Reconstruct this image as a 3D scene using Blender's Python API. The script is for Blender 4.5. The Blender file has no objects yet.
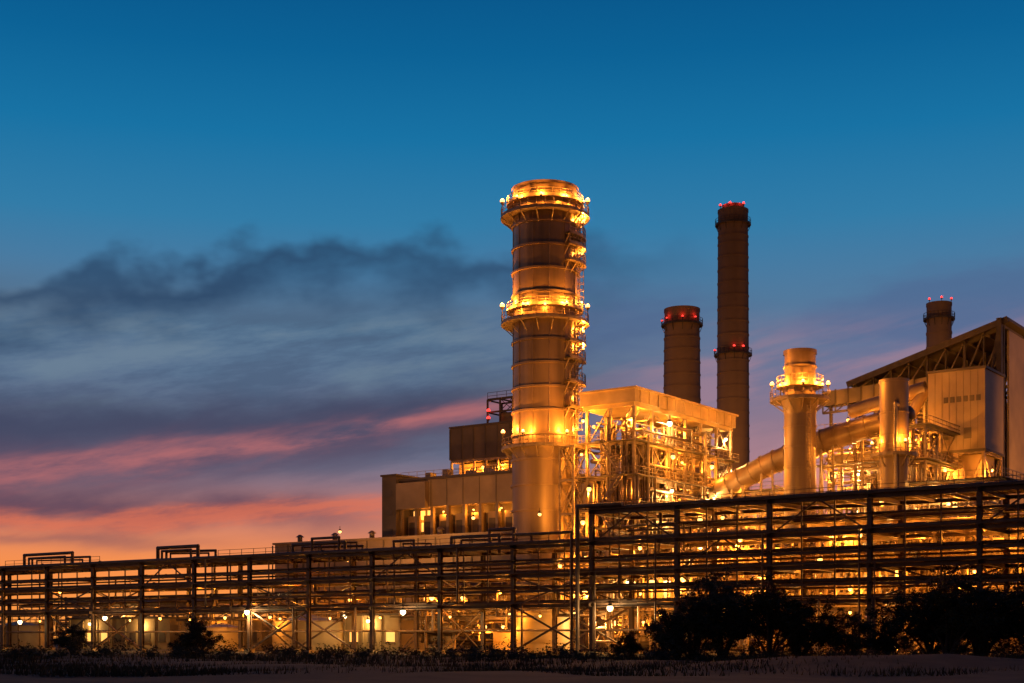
import bpy, math, random
from mathutils import Vector, Matrix
random.seed(7)
scene=bpy.context.scene
scene.view_settings.view_transform='Standard'
scene.view_settings.look='None'
scene.view_settings.exposure=0
# ------------------------------------------------------------------ site frame
F=1422.0; HZ=638.0; CH=1.7
UX,UY=0.8176,-0.5757      # plant axis u (along the pipe rack)
VX,VY=0.5757,0.8176       # plant axis v (away from the rack)
def w(u,v,z=0): return Vector((u*UX+v*VX,u*UY+v*VY,z))
def u_at(px,v):
    k=(px-512)/F
    return v*(k*VY-VX)/(UX-k*UY)
def z_at(u,v,py):
    return CH+(HZ-py)*(u*UY+v*VY)/F
def pt(px,py,v):
    u=u_at(px,v); return (u,v,z_at(u,v,py))
def loc(px,Y):
    X=(px-512)/F*Y
    return (X*UX+Y*UY, X*VX+Y*VY)
# ------------------------------------------------------------------ materials
def lin(c):
    return tuple(((x/255)/12.92 if x/255<=0.04045 else ((x/255+0.055)/1.055)**2.4) for x in c)
def pm(name,col,rough=.6,metal=0,var=.35,scale=.6,ribs=None,streak=False,bump=.15):
    m=bpy.data.materials.new(name); m.use_nodes=True
    nt=m.node_tree; b=nt.nodes['Principled BSDF']
    b.inputs['Roughness'].default_value=rough; b.inputs['Metallic'].default_value=metal
    tc=nt.nodes.new('ShaderNodeTexCoord'); mp=nt.nodes.new('ShaderNodeMapping')
    if streak: mp.inputs['Scale'].default_value=(1,1,.12)
    nt.links.new(tc.outputs['Object'],mp.inputs[0])
    n=nt.nodes.new('ShaderNodeTexNoise'); n.inputs['Scale'].default_value=scale; n.inputs['Detail'].default_value=4
    nt.links.new(mp.outputs[0],n.inputs['Vector'])
    r=nt.nodes.new('ShaderNodeValToRGB')
    r.color_ramp.elements[0].position=.3; r.color_ramp.elements[1].position=.7
    r.color_ramp.elements[0].color=(*[c*(1-var) for c in col],1)
    r.color_ramp.elements[1].color=(*[min(1,c*(1+var*.6)) for c in col],1)
    nt.links.new(n.outputs[0],r.inputs[0]); nt.links.new(r.outputs[0],b.inputs['Base Color'])
    if ribs or bump>.2:
        bp=nt.nodes.new('ShaderNodeBump'); bp.inputs['Strength'].default_value=bump
        if ribs:
            wv=nt.nodes.new('ShaderNodeTexWave'); wv.inputs['Scale'].default_value=ribs[1]
            wv.bands_direction=ribs[0]; wv.inputs['Distortion'].default_value=0
            nt.links.new(tc.outputs['Object'],wv.inputs['Vector']); nt.links.new(wv.outputs[1],bp.inputs['Height'])
            bp.inputs['Strength'].default_value=.5
        else:
            nt.links.new(n.outputs[0],bp.inputs['Height'])
        nt.links.new(bp.outputs[0],b.inputs['Normal'])
    return m
def em(name,col,s,nosample=False):
    m=bpy.data.materials.new(name); m.use_nodes=True
    b=m.node_tree.nodes['Principled BSDF']; b.inputs['Base Color'].default_value=(*[c*.5 for c in col],1)
    b.inputs['Emission Color'].default_value=(*col,1); b.inputs['Emission Strength'].default_value=s
    m.cycles.emission_sampling='NONE'
    return m
STEEL=pm('galvanised_steel',(.28,.21,.15),.45,.2,.45,1.5)
DARK=pm('weathered_dark_steel',(.06,.045,.04),.6,.2,.5,.8)
RACK=pm('rack_steel',(.10,.06,.04),.5,.1,.5,.8)
PIPE=pm('insulated_pipe_jacket',(.32,.25,.18),.38,.35,.4,.7)
PIPED=pm('painted_pipe',(.14,.09,.062),.45,.2,.45,.7)
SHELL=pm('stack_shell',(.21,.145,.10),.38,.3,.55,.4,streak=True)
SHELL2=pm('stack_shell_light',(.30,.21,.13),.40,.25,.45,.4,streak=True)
CONC=pm('chimney_concrete',(.20,.13,.095),.85,0,.3,.12,streak=True)
BEIGE=pm('beige_cladding',(.30,.22,.15),.55,0,.3,.25,ribs=('DIAGONAL',2.2))
BEIGE2=pm('brown_cladding',(.13,.10,.075),.6,0,.35,.25)
GREY=pm('roof_sheet',(.10,.08,.07),.6,.2,.3,.3)
YEL=pm('casing_cream',(.40,.29,.16),.5,0,.35,.4)
WALL=pm('rendered_wall',(.34,.27,.17),.8,0,.35,.3)
TANK=pm('tank_paint',(.38,.32,.24),.5,0,.3,.3)
GRATE=pm('floor_grating',(.12,.10,.08),.7,.3,.4,2)
GLASSW=em('lit_window',(1,.46,.10),1.5)
GLOBE=em('sodium_lamp_globe',(1,.45,.10),5)
GLOBEW=em('white_lamp_globe',(1,.74,.36),7)
GLOBER=em('red_beacon_globe',(1,.04,.03),3)
BARK=pm('bark',(.035,.026,.02),.9,0,.4,3)
LEAF=pm('leaf',(.020,.027,.010),.8,0,.6,.8)
LEAF2=pm('leaf_pale',(.042,.045,.016),.8,0,.5,.8)
GRASS=pm('dry_grass',(.042,.032,.018),.9,0,.6,.4)
# ------------------------------------------------------------------ mesh builder (plant frame)
class MB:
    def __init__(s,name,mats,local=True):
        s.name=name; s.m=mats; s.v=[]; s.f=[]; s.mi=[]; s.sm=[]; s.local=local
    def idx(s,mat):
        if mat not in s.m: s.m.append(mat)
        return s.m.index(mat)
    def add(s,vs,fs,mat,smooth=False):
        o=len(s.v); s.v+= [Vector(x) for x in vs]; i=s.idx(mat)
        for f in fs: s.f.append([o+a for a in f]); s.mi.append(i); s.sm.append(smooth)
    def box(s,u0,u1,v0,v1,z0,z1,mat):
        vs=[(u0,v0,z0),(u1,v0,z0),(u1,v1,z0),(u0,v1,z0),(u0,v0,z1),(u1,v0,z1),(u1,v1,z1),(u0,v1,z1)]
        s.add(vs,[(0,3,2,1),(4,5,6,7),(0,1,5,4),(1,2,6,5),(2,3,7,6),(3,0,4,7)],mat)
    def beam(s,p,q,a,b,mat):
        p=Vector(p);q=Vector(q);d=(q-p)
        if d.length<1e-6: return
        d.normalize(); up=Vector((0,0,1)) if abs(d.z)<.95 else Vector((0,1,0))
        x=d.cross(up).normalized(); y=x.cross(d).normalized()
        x*=a/2; y*=b/2
        vs=[p-x-y,p+x-y,p+x+y,p-x+y,q-x-y,q+x-y,q+x+y,q-x+y]
        s.add(vs,[(0,1,2,3),(7,6,5,4),(1,0,4,5),(2,1,5,6),(3,2,6,7),(0,3,7,4)],mat)
    def ibeam(s,p,q,a,mat):   # H section
        p=Vector(p);q=Vector(q)
        s.beam(p,q,a*.12,a*.8,mat)
        d=(q-p).normalized(); up=Vector((0,0,1)) if abs(d.z)<.95 else Vector((0,1,0))
        x=d.cross(up).normalized(); y=x.cross(d).normalized()
        for k in(-1,1): s.beam(p+y*k*a*.45,q+y*k*a*.45,a,a*.1,mat)
    def cyl(s,p,q,r0,mat,r1=None,n=12,caps=True):
        if r1 is None: r1=r0
        p=Vector(p);q=Vector(q);d=(q-p)
        if d.length<1e-6: return
        d.normalize(); up=Vector((0,0,1)) if abs(d.z)<.95 else Vector((0,1,0))
        x=d.cross(up).normalized(); y=x.cross(d).normalized()
        vs=[]
        for i in range(n):
            a=2*math.pi*i/n; c=x*math.cos(a)+y*math.sin(a)
            vs.append(p+c*r0); vs.append(q+c*r1)
        s.add(vs,[(2*i,2*((i+1)%n),2*((i+1)%n)+1,2*i+1) for i in range(n)],mat,True)
        if caps:
            s.add([vs[2*i] for i in range(n)],[tuple(reversed(range(n)))],mat)
            s.add([vs[2*i+1] for i in range(n)],[tuple(range(n))],mat)
    def pipe(s,pts,r,mat,n=8):
        for a,b in zip(pts[:-1],pts[1:]): s.cyl(a,b,r,mat,n=n)
        for a in pts[1:-1]: s.ball(a,r*1.08,mat)
    def ball(s,c,r,mat,n=8,m=5,sz=1):
        c=Vector(c); vs=[];fs=[]
        for j in range(m+1):
            ph=math.pi*j/m
            for i in range(n):
                a=2*math.pi*i/n
                vs.append(c+Vector((math.sin(ph)*math.cos(a)*r,math.sin(ph)*math.sin(a)*r,math.cos(ph)*r*sz)))
        for j in range(m):
            for i in range(n): fs.append((j*n+i,(j+1)*n+i,(j+1)*n+(i+1)%n,j*n+(i+1)%n))
        s.add(vs,fs,mat,True)
    def rail(s,pts,mat,h=1.1,t=.06,step=1.6,closed=False):
        pts=[Vector(p) for p in pts]
        if closed: pts=pts+[pts[0]]
        for a,b in zip(pts[:-1],pts[1:]):
            L=(b-a).length; n=max(1,int(L/step))
            for k in (1,.5):
                o=Vector((0,0,h*k)); s.beam(a+o,b+o,t,t,mat)
            s.beam(a+Vector((0,0,.08)),b+Vector((0,0,.08)),.02,.15,mat)
            for i in range(n+1):
                c=a.lerp(b,i/n); s.beam(c,c+Vector((0,0,h)),t,t,mat)
    def ringplat(s,c,z,ri,ro,mat,rmat,n=28,brackets=True,a0=0,a1=2*math.pi,h=1.15):
        cx,cy=c
        A=[a0+(a1-a0)*i/n for i in range(n+1)]
        for i in range(n):
            vs=[]
            for a in (A[i],A[i+1]):
                ca,sa=math.cos(a),math.sin(a)
                vs+=[(cx+ca*ri,cy+sa*ri,z),(cx+ca*ro,cy+sa*ro,z),(cx+ca*ro,cy+sa*ro,z-.28),(cx+ca*ri,cy+sa*ri,z-.12)]
            s.add(vs,[(0,1,5,4),(1,2,6,5),(2,3,7,6)],mat)
            a=A[i]; ca,sa=math.cos(a),math.sin(a)
            if brackets and i%2==0:
                s.beam((cx+ca*ri,cy+sa*ri,z-1.6),(cx+ca*ro*.97,cy+sa*ro*.97,z-.25),.12,.12,mat)
        s.rail([(cx+math.cos(a)*ro*.985,cy+math.sin(a)*ro*.985,z) for a in A],rmat,h=h,step=1.2)
    def build(s,smooth=True):
        if s.local: W=[w(p.x,p.y,p.z) for p in s.v]
        else: W=s.v
        xs=[p.x for p in W];ys=[p.y for p in W]
        o=Vector(((min(xs)+max(xs))/2,(min(ys)+max(ys))/2,0))
        me=bpy.data.meshes.new(s.name); me.from_pydata([tuple(p-o) for p in W],[],s.f)
        for m in s.m: me.materials.append(m)
        me.polygons.foreach_set('material_index',s.mi); me.polygons.foreach_set('use_smooth',s.sm)
        me.update()
        ob=bpy.data.objects.new(s.name,me); ob.location=o; scene.collection.objects.link(ob)
        return ob
# ------------------------------------------------------------------ lamps
SOD=(1,.31,.025); WARM=(1,.52,.14)
_lm={}
def lampmesh(kind):
    if kind in _lm: return _lm[kind]
    g={'s':GLOBE,'w':GLOBEW,'r':GLOBER,'p':GLOBE}[kind]
    b=MB('lamp',[],local=False)
    r={'s':.2,'w':.24,'r':.22,'p':.2}[kind]
    b.ball((0,0,0),r,g,8,6)
    if kind in 'pr':     # post-top fitting standing on a platform
        b.cyl((0,0,-r-.12),(0,0,-r*.6),.1,DARK,r1=.2,n=8)
        b.beam((0,0,-1.5 if kind=='p' else -1.0),(0,0,-r-.05),.07,.07,DARK)
    else:                # pendant / bracket fitting
        b.cyl((0,0,r*.6),(0,0,r*.6+.22),.24,DARK,r1=.1,n=8)
        b.beam((0,0,.3),(0,0,.75),.06,.06,DARK)
    ob=b.build(); ob.data.name='lamp_'+kind; _lm[kind]=ob.data
    bpy.data.objects.remove(ob); return _lm[kind]
LP=2.8
def lamp(p,power,kind='s',col=None,name=None,size=.09,dz=-.4,off=(0,0),big=1.0):
    me=lampmesh(kind)
    nm=name or {'s':'floodlight','w':'work_light','r':'aviation_beacon','p':'platform_lamp'}[kind]
    if kind=='p': dz=.38
    if kind=='r': dz=.4
    ob=bpy.data.objects.new(nm,me); ob.location=w(*p); ob.scale=(big,)*3; scene.collection.objects.link(ob)
    if power>0:
        l=bpy.data.lights.new('bulb','POINT'); l.energy=power*(LP if kind!='r' else 1); l.shadow_soft_size=size*big
        l.color=col or {'s':SOD,'p':SOD,'w':WARM,'r':(1,.04,.02)}[kind]
        lo=bpy.data.objects.new('bulb',l); scene.collection.objects.link(lo)
        lo.parent=ob; q=w(off[0],off[1]); lo.location=(q.x,q.y,dz)
    return ob
def spot(p,target,power,angle,col=SOD,size=.3):
    me=lampmesh('s'); a=w(*p); t=w(*target); d=(t-a).normalized()
    ob=bpy.data.objects.new('projector_light',me); ob.location=a-d*.2-Vector((0,0,.5)); scene.collection.objects.link(ob)
    l=bpy.data.lights.new('beam','SPOT'); l.energy=power; l.spot_size=math.radians(angle); l.spot_blend=.8
    l.shadow_soft_size=size; l.color=col
    lo=bpy.data.objects.new('beam',l); scene.collection.objects.link(lo)
    lo.rotation_euler=d.to_track_quat('-Z','Y').to_euler(); lo.location=a+Vector((0,0,.6))+d*.5
    bpy.context.view_layer.update()
    lo.parent=ob; lo.matrix_parent_inverse=ob.matrix_world.inverted()
# ------------------------------------------------------------------ process steel frame
def frame(b,us,vs,zs,steel,sec=.35,floors=(),brace=.5,rng=None,rails=True):
    rng=rng or random
    for u in us:
        for v in vs: b.beam((u,v,0),(u,v,zs[-1]),sec,sec,steel)
    for z in zs:
        for v in vs: b.beam((us[0]-sec/2,v,z),(us[-1]+sec/2,v,z),sec*.55,sec*1.1,steel)
        for u in us: b.beam((u,vs[0],z-.01),(u,vs[-1],z-.01),sec*.5,sec*1.0,steel)
    zz=[0]+list(zs)
    for i in range(len(zz)-1):
        for v in (vs[0],vs[-1]):
            for j in range(len(us)-1):
                if rng.random()<brace:
                    b.beam((us[j],v,zz[i]),(us[j+1],v,zz[i+1]),sec*.4,sec*.4,steel)
                    if rng.random()<.6: b.beam((us[j+1],v+.05,zz[i]),(us[j],v+.05,zz[i+1]),sec*.4,sec*.4,steel)
        for u in (us[0],us[-1]):
            for j in range(len(vs)-1):
                if rng.random()<brace:
                    b.beam((u,vs[j],zz[i]),(u,vs[j+1],zz[i+1]),sec*.4,sec*.4,steel)
                    if rng.random()<.6: b.beam((u+.05,vs[j+1],zz[i]),(u+.05,vs[j],zz[i+1]),sec*.4,sec*.4,steel)
    for k in floors:
        z=zs[k]+.2
        b.box(us[0]-.9,us[-1]+.9,vs[0]-.9,vs[0]+1.4,z,z+.06,GRATE)
        b.box(us[-1]-1.4,us[-1]+.9,vs[0]+1.41,vs[-1]+.9,z,z+.06,GRATE)
        if rails:
            b.rail([(us[0]-.85,vs[0]-.85,z),(us[-1]+.85,vs[0]-.85,z),(us[-1]+.85,vs[-1]+.85,z)],steel,t=.07)
def clutter(b,u0,u1,v0,v1,z0,z1,n,rng,mats,rmax=.35):
    for i in range(n):
        r=rng.uniform(.08,rmax)*(1 if rng.random()<.8 else 1.6); m=rng.choice(mats)
        p=Vector((rng.uniform(u0,u1),rng.uniform(v0,v1),rng.uniform(z0,z1)))
        pts=[p.copy()]; last=-1
        for k in range(rng.randint(2,5)):
            ax=rng.choice([a for a in (0,1,2) if a!=last]); last=ax
            q=pts[-1].copy(); lo=(u0,v0,z0)[ax]; hi=(u1,v1,z1)[ax]
            q[ax]=rng.uniform(lo,hi); pts.append(q)
        b.pipe(pts,r,m,8)
def stairs(b,u,v,zs,steel,du=3.2):
    for i in range(len(zs)-1):
        a,c=(u,u+du) if i%2==0 else (u+du,u)
        for dv in (0,.9):
            b.beam((a,v+dv,zs[i]),(c,v+dv,zs[i+1]),.08,.25,steel)
            b.beam((a,v+dv,zs[i]+1),(c,v+dv,zs[i+1]+1),.05,.05,steel)
        n=10
        for k in range(n):
            t=(k+.5)/n; x=a+(c-a)*t; z=zs[i]+(zs[i+1]-zs[i])*t
            b.box(x-.14,x+.14,v+.05,v+.85,z,z+.04,GRATE)
        b.box(c-.6,c+.6,v-.1,v+1,zs[i+1]-.1,zs[i+1],GRATE)
# ================================================================== PIPE RACK
rng=random.Random(3)
RV0,RV1=120.6,128.4; T=[5.0,8.1,11.1]; TT=14.2
US=-205; UE=-14; UM=u_at(592,RV0)
b=MB('pipe_rack',[])
u=US; cols=[]
while u<UE: cols.append(u); u+=9.6
sh=min(cols,key=lambda c:abs(c-UM)); cols=[c-sh+UM for c in cols]
for i,u in enumerate(cols):
    top=TT if u>=UM-.1 else T[2]+.2
    for v in (RV0,RV1):
        b.ibeam((u,v,0),(u,v,top+.15),.42,RACK)
        b.box(u-.45,u+.45,v-.45,v+.45,0,.35,WALL)
    zs=T+([TT] if u>=UM-.1 else [])
    for z in zs:
        b.ibeam((u,RV0-.6,z),(u,RV1+.6,z),.4,RACK)
        if z>6: b.ibeam((u,RV0-.4,z-1.5),(u,RV1+.4,z-1.5),.25,RACK)
    if i%3==0:
        for a,c in ((0,T[0]),(T[0],T[1])):
            b.beam((u,RV0,a),(u,RV1,c),.14,.14,RACK); b.beam((u,RV1,a),(u,RV0,c),.14,.14,RACK)
    if i<len(cols)-1:
        u2=cols[i+1]
        for z in zs:
            for v in (RV0,RV1):
                b.ibeam((u+.2,v,z-.02),(u2-.2,v,z-.02),.34,RACK)
        for z in (T[1]-1.6,T[2]-1.7):
            b.beam((u,RV0,z),(u2,RV0,z),.16,.22,RACK); b.beam((u,RV1,z),(u2,RV1,z),.16,.22,RACK)
        for t in (.33,.66):
            um=u+(u2-u)*t
            for z in zs: b.beam((um,RV0,z),(um,RV1,z),.2,.25,RACK)
            b.beam((um,RV0,T[0]),(um,RV0,T[2]),.12,.12,RACK)
            if u>=UM-.1: b.beam((um,RV0,T[2]),(um,RV0,TT),.12,.12,RACK)
        if i%4==1:
            for v in (RV0,RV1):
                b.beam((u,v,.3),(u2,v,T[0]),.18,.18,RACK); b.beam((u2,v+.04,.3),(u,v+.04,T[0]),.18,.18,RACK)
                b.beam((u,v,T[0]),(u2,v,T[1]),.15,.15,RACK); b.beam((u2,v+.04,T[0]),(u,v+.04,T[1]),.15,.15,RACK)
        elif i%4==3:
            b.beam((u,RV0,T[1]),((u+u2)/2,RV0,T[2]),.13,.13,RACK); b.beam((u2,RV0,T[1]),((u+u2)/2,RV0,T[2]),.13,.13,RACK)
        if u>=UM-.1 and i%2==0:
            b.beam((u,RV0,T[2]),((u+u2)/2,RV0,TT),.14,.14,RACK); b.beam((u2,RV0,T[2]),((u+u2)/2,RV0,TT),.14,.14,RACK)
umin=cols[0]-3; umax=cols[-1]+3
def pipelayer(z,dens,v0,v1,s0,partial=.3,big=True):
    v=v0
    while v<v1:
        r=rng.choice([.07,.09,.12,.12,.18,.22]+([.3] if big else []))
        if rng.random()>dens: v+=.5; continue
        m=rng.choice([PIPE,PIPED,PIPED,RACK,RACK])
        a,c=s0,umax
        if rng.random()<partial: a=rng.uniform(s0,umax-40)
        zz=z+.2+r
        b.cyl((a,v,zz),(c,v,zz),r,m,n=10)
        x=a+rng.uniform(2,10)
        while x<c:
            b.cyl((x,v,zz),(x+.16,v,zz),r*1.4,m,n=10); x+=rng.uniform(9,22)
        if a>s0+1:
            zl=z-2.4; b.pipe([(a,v,zz),(a,v,zl),(a,v+6+rng.random()*4,zl)],r,m)
        v+=r+.12+rng.choice([.1,.2,.3])+.12
for z in T+[TT]:
    s0=umin if z<TT else UM-.5
    pipelayer(z,.93,RV0+.45,RV1-.3,s0)
    b.box(s0,umax,RV0-.55,RV0-.25,z+.22,z+.34,RACK)
for z in (T[1]-1.6,T[2]-1.7): pipelayer(z,.5,RV0+.3,RV1-.3,umin,.6,False)
pipelayer(TT-1.7,.4,RV0+.3,RV1-.3,UM-.5,.5,False)
pipelayer(2.2,.3,RV1-3,RV1-.3,umin,.6,False)
b.rail([(UM,RV0-.5,TT+.25),(umax,RV0-.5,TT+.25)],RACK,h=.7,t=.05,step=2.4)
for a,c in ((-170,-150),(-128,-112),(-98,-80)):
    b.rail([(a,RV0-.5,T[2]+.3),(c,RV0-.5,T[2]+.3)],RACK,h=.9,t=.05,step=2)
for pa,pb,hh,rr in ((24,72,1.5,.22),(30,66,1.0,.16),(157,197,1.5,.24),(163,192,1.05,.16),(293,345,1.0,.2),(313,340,1.6,.16),(395,415,.8,.15),(452,500,.9,.18),(490,514,1.5,.2)):
    ua,ub=u_at(pa,RV0+2),u_at(pb,RV0+2); z=T[2]+.6
    v=RV0+1.2+rr*4
    b.pipe([(ua,v,z-1),(ua,v,z+hh),(ub,v,z+hh),(ub,v,z-1)],rr,PIPED,10)
    b.pipe([(ua+.8,v+.7,z-1),(ua+.8,v+.7,z+hh*.7),(ub+.5,v+2.5,z+hh*.7),(ub+.5,v+2.5,z-1)],rr*.7,PIPED,8)
for k in range(40):
    u=rng.uniform(umin,umax); v=rng.choice([RV0-.35,RV1+.4]); r=rng.uniform(.06,.16)
    z=rng.choice(T); b.cyl((u,v,rng.choice([0,0,5.2])),(u,v,z+.3),r,PIPED,n=8)
b.pipe([(UM-1.2,RV0-.8,0),(UM-1.2,RV0-.8,TT+.6),(UM+4,RV0-.8,TT+.6)],.22,PIPED,10)
b.pipe([(UM-1.9,RV0-.8,0),(UM-1.9,RV0-.8,T[2]+1.2),(UM-9,RV0-.8,T[2]+1.2)],.16,PIPED,10)
b.build()
# ================================================================== MAIN STACK
def rings(b,c,r,z0,z1,step,mat,h=.22,pr=.12,n=48):
    z=z0
    while z<z1: b.cyl((c[0],c[1],z),(c[0],c[1],z+h),r+pr,mat,n=n); z+=step
SC=loc(545,190); SR=4.25
zs_=lambda py,Y: CH+(HZ-py)*Y/F
b=MB('exhaust_stack',[])
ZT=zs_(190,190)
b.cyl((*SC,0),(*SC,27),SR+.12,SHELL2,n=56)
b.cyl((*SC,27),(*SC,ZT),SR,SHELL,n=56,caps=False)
b.cyl((*SC,ZT-3),(*SC,ZT-2.9),SR-.2,DARK,n=40)
b.cyl((*SC,ZT-1.9),(*SC,ZT-1.4),SR+.2,SHELL,n=56)
b.cyl((*SC,ZT-.35),(*SC,ZT),SR+.25,SHELL,n=56,caps=False)
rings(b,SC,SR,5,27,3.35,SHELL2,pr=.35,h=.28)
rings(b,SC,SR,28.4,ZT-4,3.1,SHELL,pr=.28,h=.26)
for i in range(12):
    a=i*math.pi/6+.2
    b.beam((SC[0]+math.cos(a)*(SR+.03),SC[1]+math.sin(a)*(SR+.03),18),(SC[0]+math.cos(a)*(SR+.03),SC[1]+math.sin(a)*(SR+.03),ZT-4),.1,.1,SHELL)
P1,P2,P3=zs_(218,190),zs_(324,190),zs_(449,190)
for z,ro in ((P1,SR+1.7),(P2,SR+1.65),(P3,SR+1.6)):
    b.ringplat(SC,z,SR,ro,STEEL,STEEL,n=32)
    if z!=P3: b.ringplat(SC,z+1.75,SR,SR+.9,STEEL,STEEL,n=32,brackets=False,h=.8)
RT=(UX,VX); TC=(.558,-.83)
def rnd(ang,r):
    a=math.radians(ang); x=RT[0]*math.cos(a)+TC[0]*math.sin(a); y=RT[1]*math.cos(a)+TC[1]*math.sin(a)
    return (SC[0]+x*r,SC[1]+y*r)
for (za,zb,ang) in ((P3,P2,28),(P2,P1,22),(8,P3,30)):
    l1=rnd(ang-4,SR+.45); l2=rnd(ang+4,SR+.45)
    for l in (l1,l2): b.beam((*l,za),(*l,zb+1),.08,.08,STEEL)
    z=za
    while z<zb+1: b.beam((*l1,z),(*l2,z),.05,.05,STEEL); z+=.4
    z=za+2.2
    c=rnd(ang,SR+.85)
    while z<zb+1:
        pts=[(c[0]+math.cos(a)*.45,c[1]+math.sin(a)*.45,z) for a in [k*math.pi/4 for k in range(9)]]
        for p,q in zip(pts[:-1],pts[1:]): b.beam(p,q,.04,.09,STEEL)
        z+=.9
    for k in range(5):
        a=k*math.pi*2/5; b.beam((c[0]+math.cos(a)*.45,c[1]+math.sin(a)*.45,za+2.2),(c[0]+math.cos(a)*.45,c[1]+math.sin(a)*.45,zb+1),.04,.04,STEEL)
base=math.atan2(RT[1],RT[0])
for py in (240,250,266,345,362,385,410):
    b.ringplat(SC,zs_(py,190),SR,SR+1.25,STEEL,STEEL,n=8,a0=base-.95,a1=base+.1)
b.build()
# post lamps standing on the ring platforms and landings
for zp,lst in ((P1,((180,900,1.5),(2,900,1.5),(95,450,1.0),(60,450,.9),(130,450,1.0),(28,400,.9))),
               (P2,((178,1100,1.6),(5,1300,1.5),(60,700,1.1),(120,550,1.0),(90,400,.8),(150,400,.8))),
               (P3,((60,600,1.1),(168,900,1.4),(10,900,1.4),(120,800,1.1)))):
    for ang,pw,bg_ in lst:
        q=rnd(ang,SR+1.45); lamp((q[0],q[1],zp+1.5*bg_),pw,'p',big=bg_)
for py,pw,bg_ in ((240,900,1.3),(266,500,.8),(345,700,1.0),(362,700,1.0),(410,300,.8)):
    q=rnd(14,SR+.95); lamp((q[0],q[1],zs_(py,190)+1.5*bg_),pw,'p',big=bg_)
# ================================================================== HRSG FRAME
HC=loc(635,180); hu1,hv0=HC; hu0=hu1-8.3; hv1=hv0+28.5
zTop=zs_(388,180); zSl=zs_(401,180)
b=MB('boiler_house',[])
rg=random.Random(11)
lev=[4.6,9,13.4,17.8,22.2,26.6,zSl-.1]
def uspace(a,c,n): return [a+(c-a)*i/n for i in range(n+1)]
hus=uspace(hu0+.8,hu1-.5,2); hvs=uspace(hv0+.6,hv1-.6,6)
frame(b,hus,hvs,lev,STEEL,.34,floors=(1,2,3,4,5),brace=.7,rng=rg)
b.box(hu0,hu1,hv0,hv1,zSl,zTop,YEL)
b.box(hu0-.3,hu1+.3,hv0-.3,hv1+.3,zTop+.003,zTop+.25,YEL)
b.box(hu0+.3,hu1-.3,hv0+.3,hv1-.3,zSl-.5,zSl-.003,YEL)
for k in range(12):
    v=hv0+1.2+k*2.36; b.box(hu1+.003,hu1+.1,v,v+.15,zSl+.02,zTop-.02,YEL)
b.box(hu0+2.2,hu1-3.6,hv0+5,hv1-4,3,23,BEIGE2)
for k in range(9):
    z=4+k*2.3; b.box(hu0+2.05,hu1-3.45,hv0+4.85,hv1-3.85,z,z+.25,STEEL)
for v in (hv0+6,hv0+13,hv0+20):
    b.cyl((hu0+1.5,v,26.5),(hu1-1.5,v,26.5),.9,PIPE,n=16)
    b.ball((hu0+1.5,v,26.5),.9,PIPE); b.ball((hu1-1.5,v,26.5),.9,PIPE)
clutter(b,hu0,hu1,hv0+.3,hv0+4.4,1,30,90,rg,[PIPE,PIPED,STEEL],.2)
clutter(b,hu1-3.4,hu1+.2,hv0,hv1,1,30,150,rg,[PIPE,PIPED,STEEL],.2)
stairs(b,hu1-4.2,hv0-2.2,[0]+[l+.2 for l in lev[:6]],STEEL)
for k in range(110):
    v=rg.uniform(hv0,hv1); z=rg.choice(lev); b.beam((hu1-rg.uniform(0,3),v,z-rg.uniform(1,4)),(hu1-rg.uniform(0,3),v,z),.1,.1,STEEL)
b.build()
for z in lev[0:6]:
    for (u,v) in ((hu0+1,hv0-.4),(hu1-1.5,hv0+1.8),(hu1+.5,hv0+8),(hu1-1,hv0+14),(hu1+.5,hv0+21),(hu1-.6,hv1-2)):
        if rg.random()<.85:
            lamp((u+rg.uniform(-.5,.5),v+rg.uniform(-1,1),z+3.2),rg.uniform(350,1000),'s' if rg.random()<.88 else 'w',name='platform_lamp',big=rg.choice([.8,1.0,1.5]))
b=MB('stair_tower',[])
su=hu0-2.4
frame(b,[su,su+2.1],[hv0-1,hv0+2.5],[4.6,9,13.4,17.8,22.2,26.6],STEEL,.25,floors=(),brace=1,rng=rg)
stairs(b,su-.2,hv0,[0]+[4.6,9,13.4,17.8,22.2,26.6],STEEL,du=2.3)
b.build()
# ================================================================== TURBINE HALL
hv=173.0
def hz(px,py,v=hv): u=u_at(px,v); return z_at(u,v,py)
b=MB('turbine_hall',[])
ua,ub=u_at(400,hv),u_at(548,hv); zt=hz(513,473); zm=hz(513,501)
b.box(ua,ub,hv,hv+24,zm,zt,BEIGE)
b.box(ua-.2,ub+.2,hv-.2,hv+24.2,zt+.003,zt+.35,GREY)
b.box(ua,ub,hv+2.5,hv+23.9,0,zm-.003,BEIGE2)
n=9
for i in range(n+1):
    u=ua+(ub-ua)*i/n; b.box(u-.25,u+.25,hv+.15,hv+.75,0,zm-.003,BEIGE)
    b.box(u-.06,u+.06,hv-.06,hv-.003,zm+.1,zt-.1,BEIGE2)
for i in range(n):
    u=ua+(ub-ua)*(i+.5)/n; b.box(u-.85,u+.85,hv+1.2,hv+2.49,11,zm-1.2,BEIGE)
    b.box(u-.6,u+.6,hv+1.1,hv+1.19,12,zm-2.2,GREY)
uc=u_at(382,hv-1); ud=u_at(425,hv-1)
zt2=z_at(uc,hv-1,477)
b.box(uc,ua-.004,hv-1,hv+18,0,zt2,BEIGE2)
b.box(uc-.2,ua+.2,hv-1.2,hv+18.2,zt2+.003,zt2+.3,GREY)
b.box(ua+.003,ud,hv-1,hv-.07,zt-4.4,zt-.3,BEIGE)
for k in range(3):
    z=zt2-3.2-k*3
    b.box(uc+.8,ua-.6,hv-1.06,hv-1.003,z,z+.9,GREY)
for k in range(2):
    for j in range(3):
        u=u_at(405+7*j,hv-.3); b.box(u-.45,u+.45,hv+2.4,hv+2.49,zm-3.6+k*1.9,zm-2.2+k*1.9,GLASSW)
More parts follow.
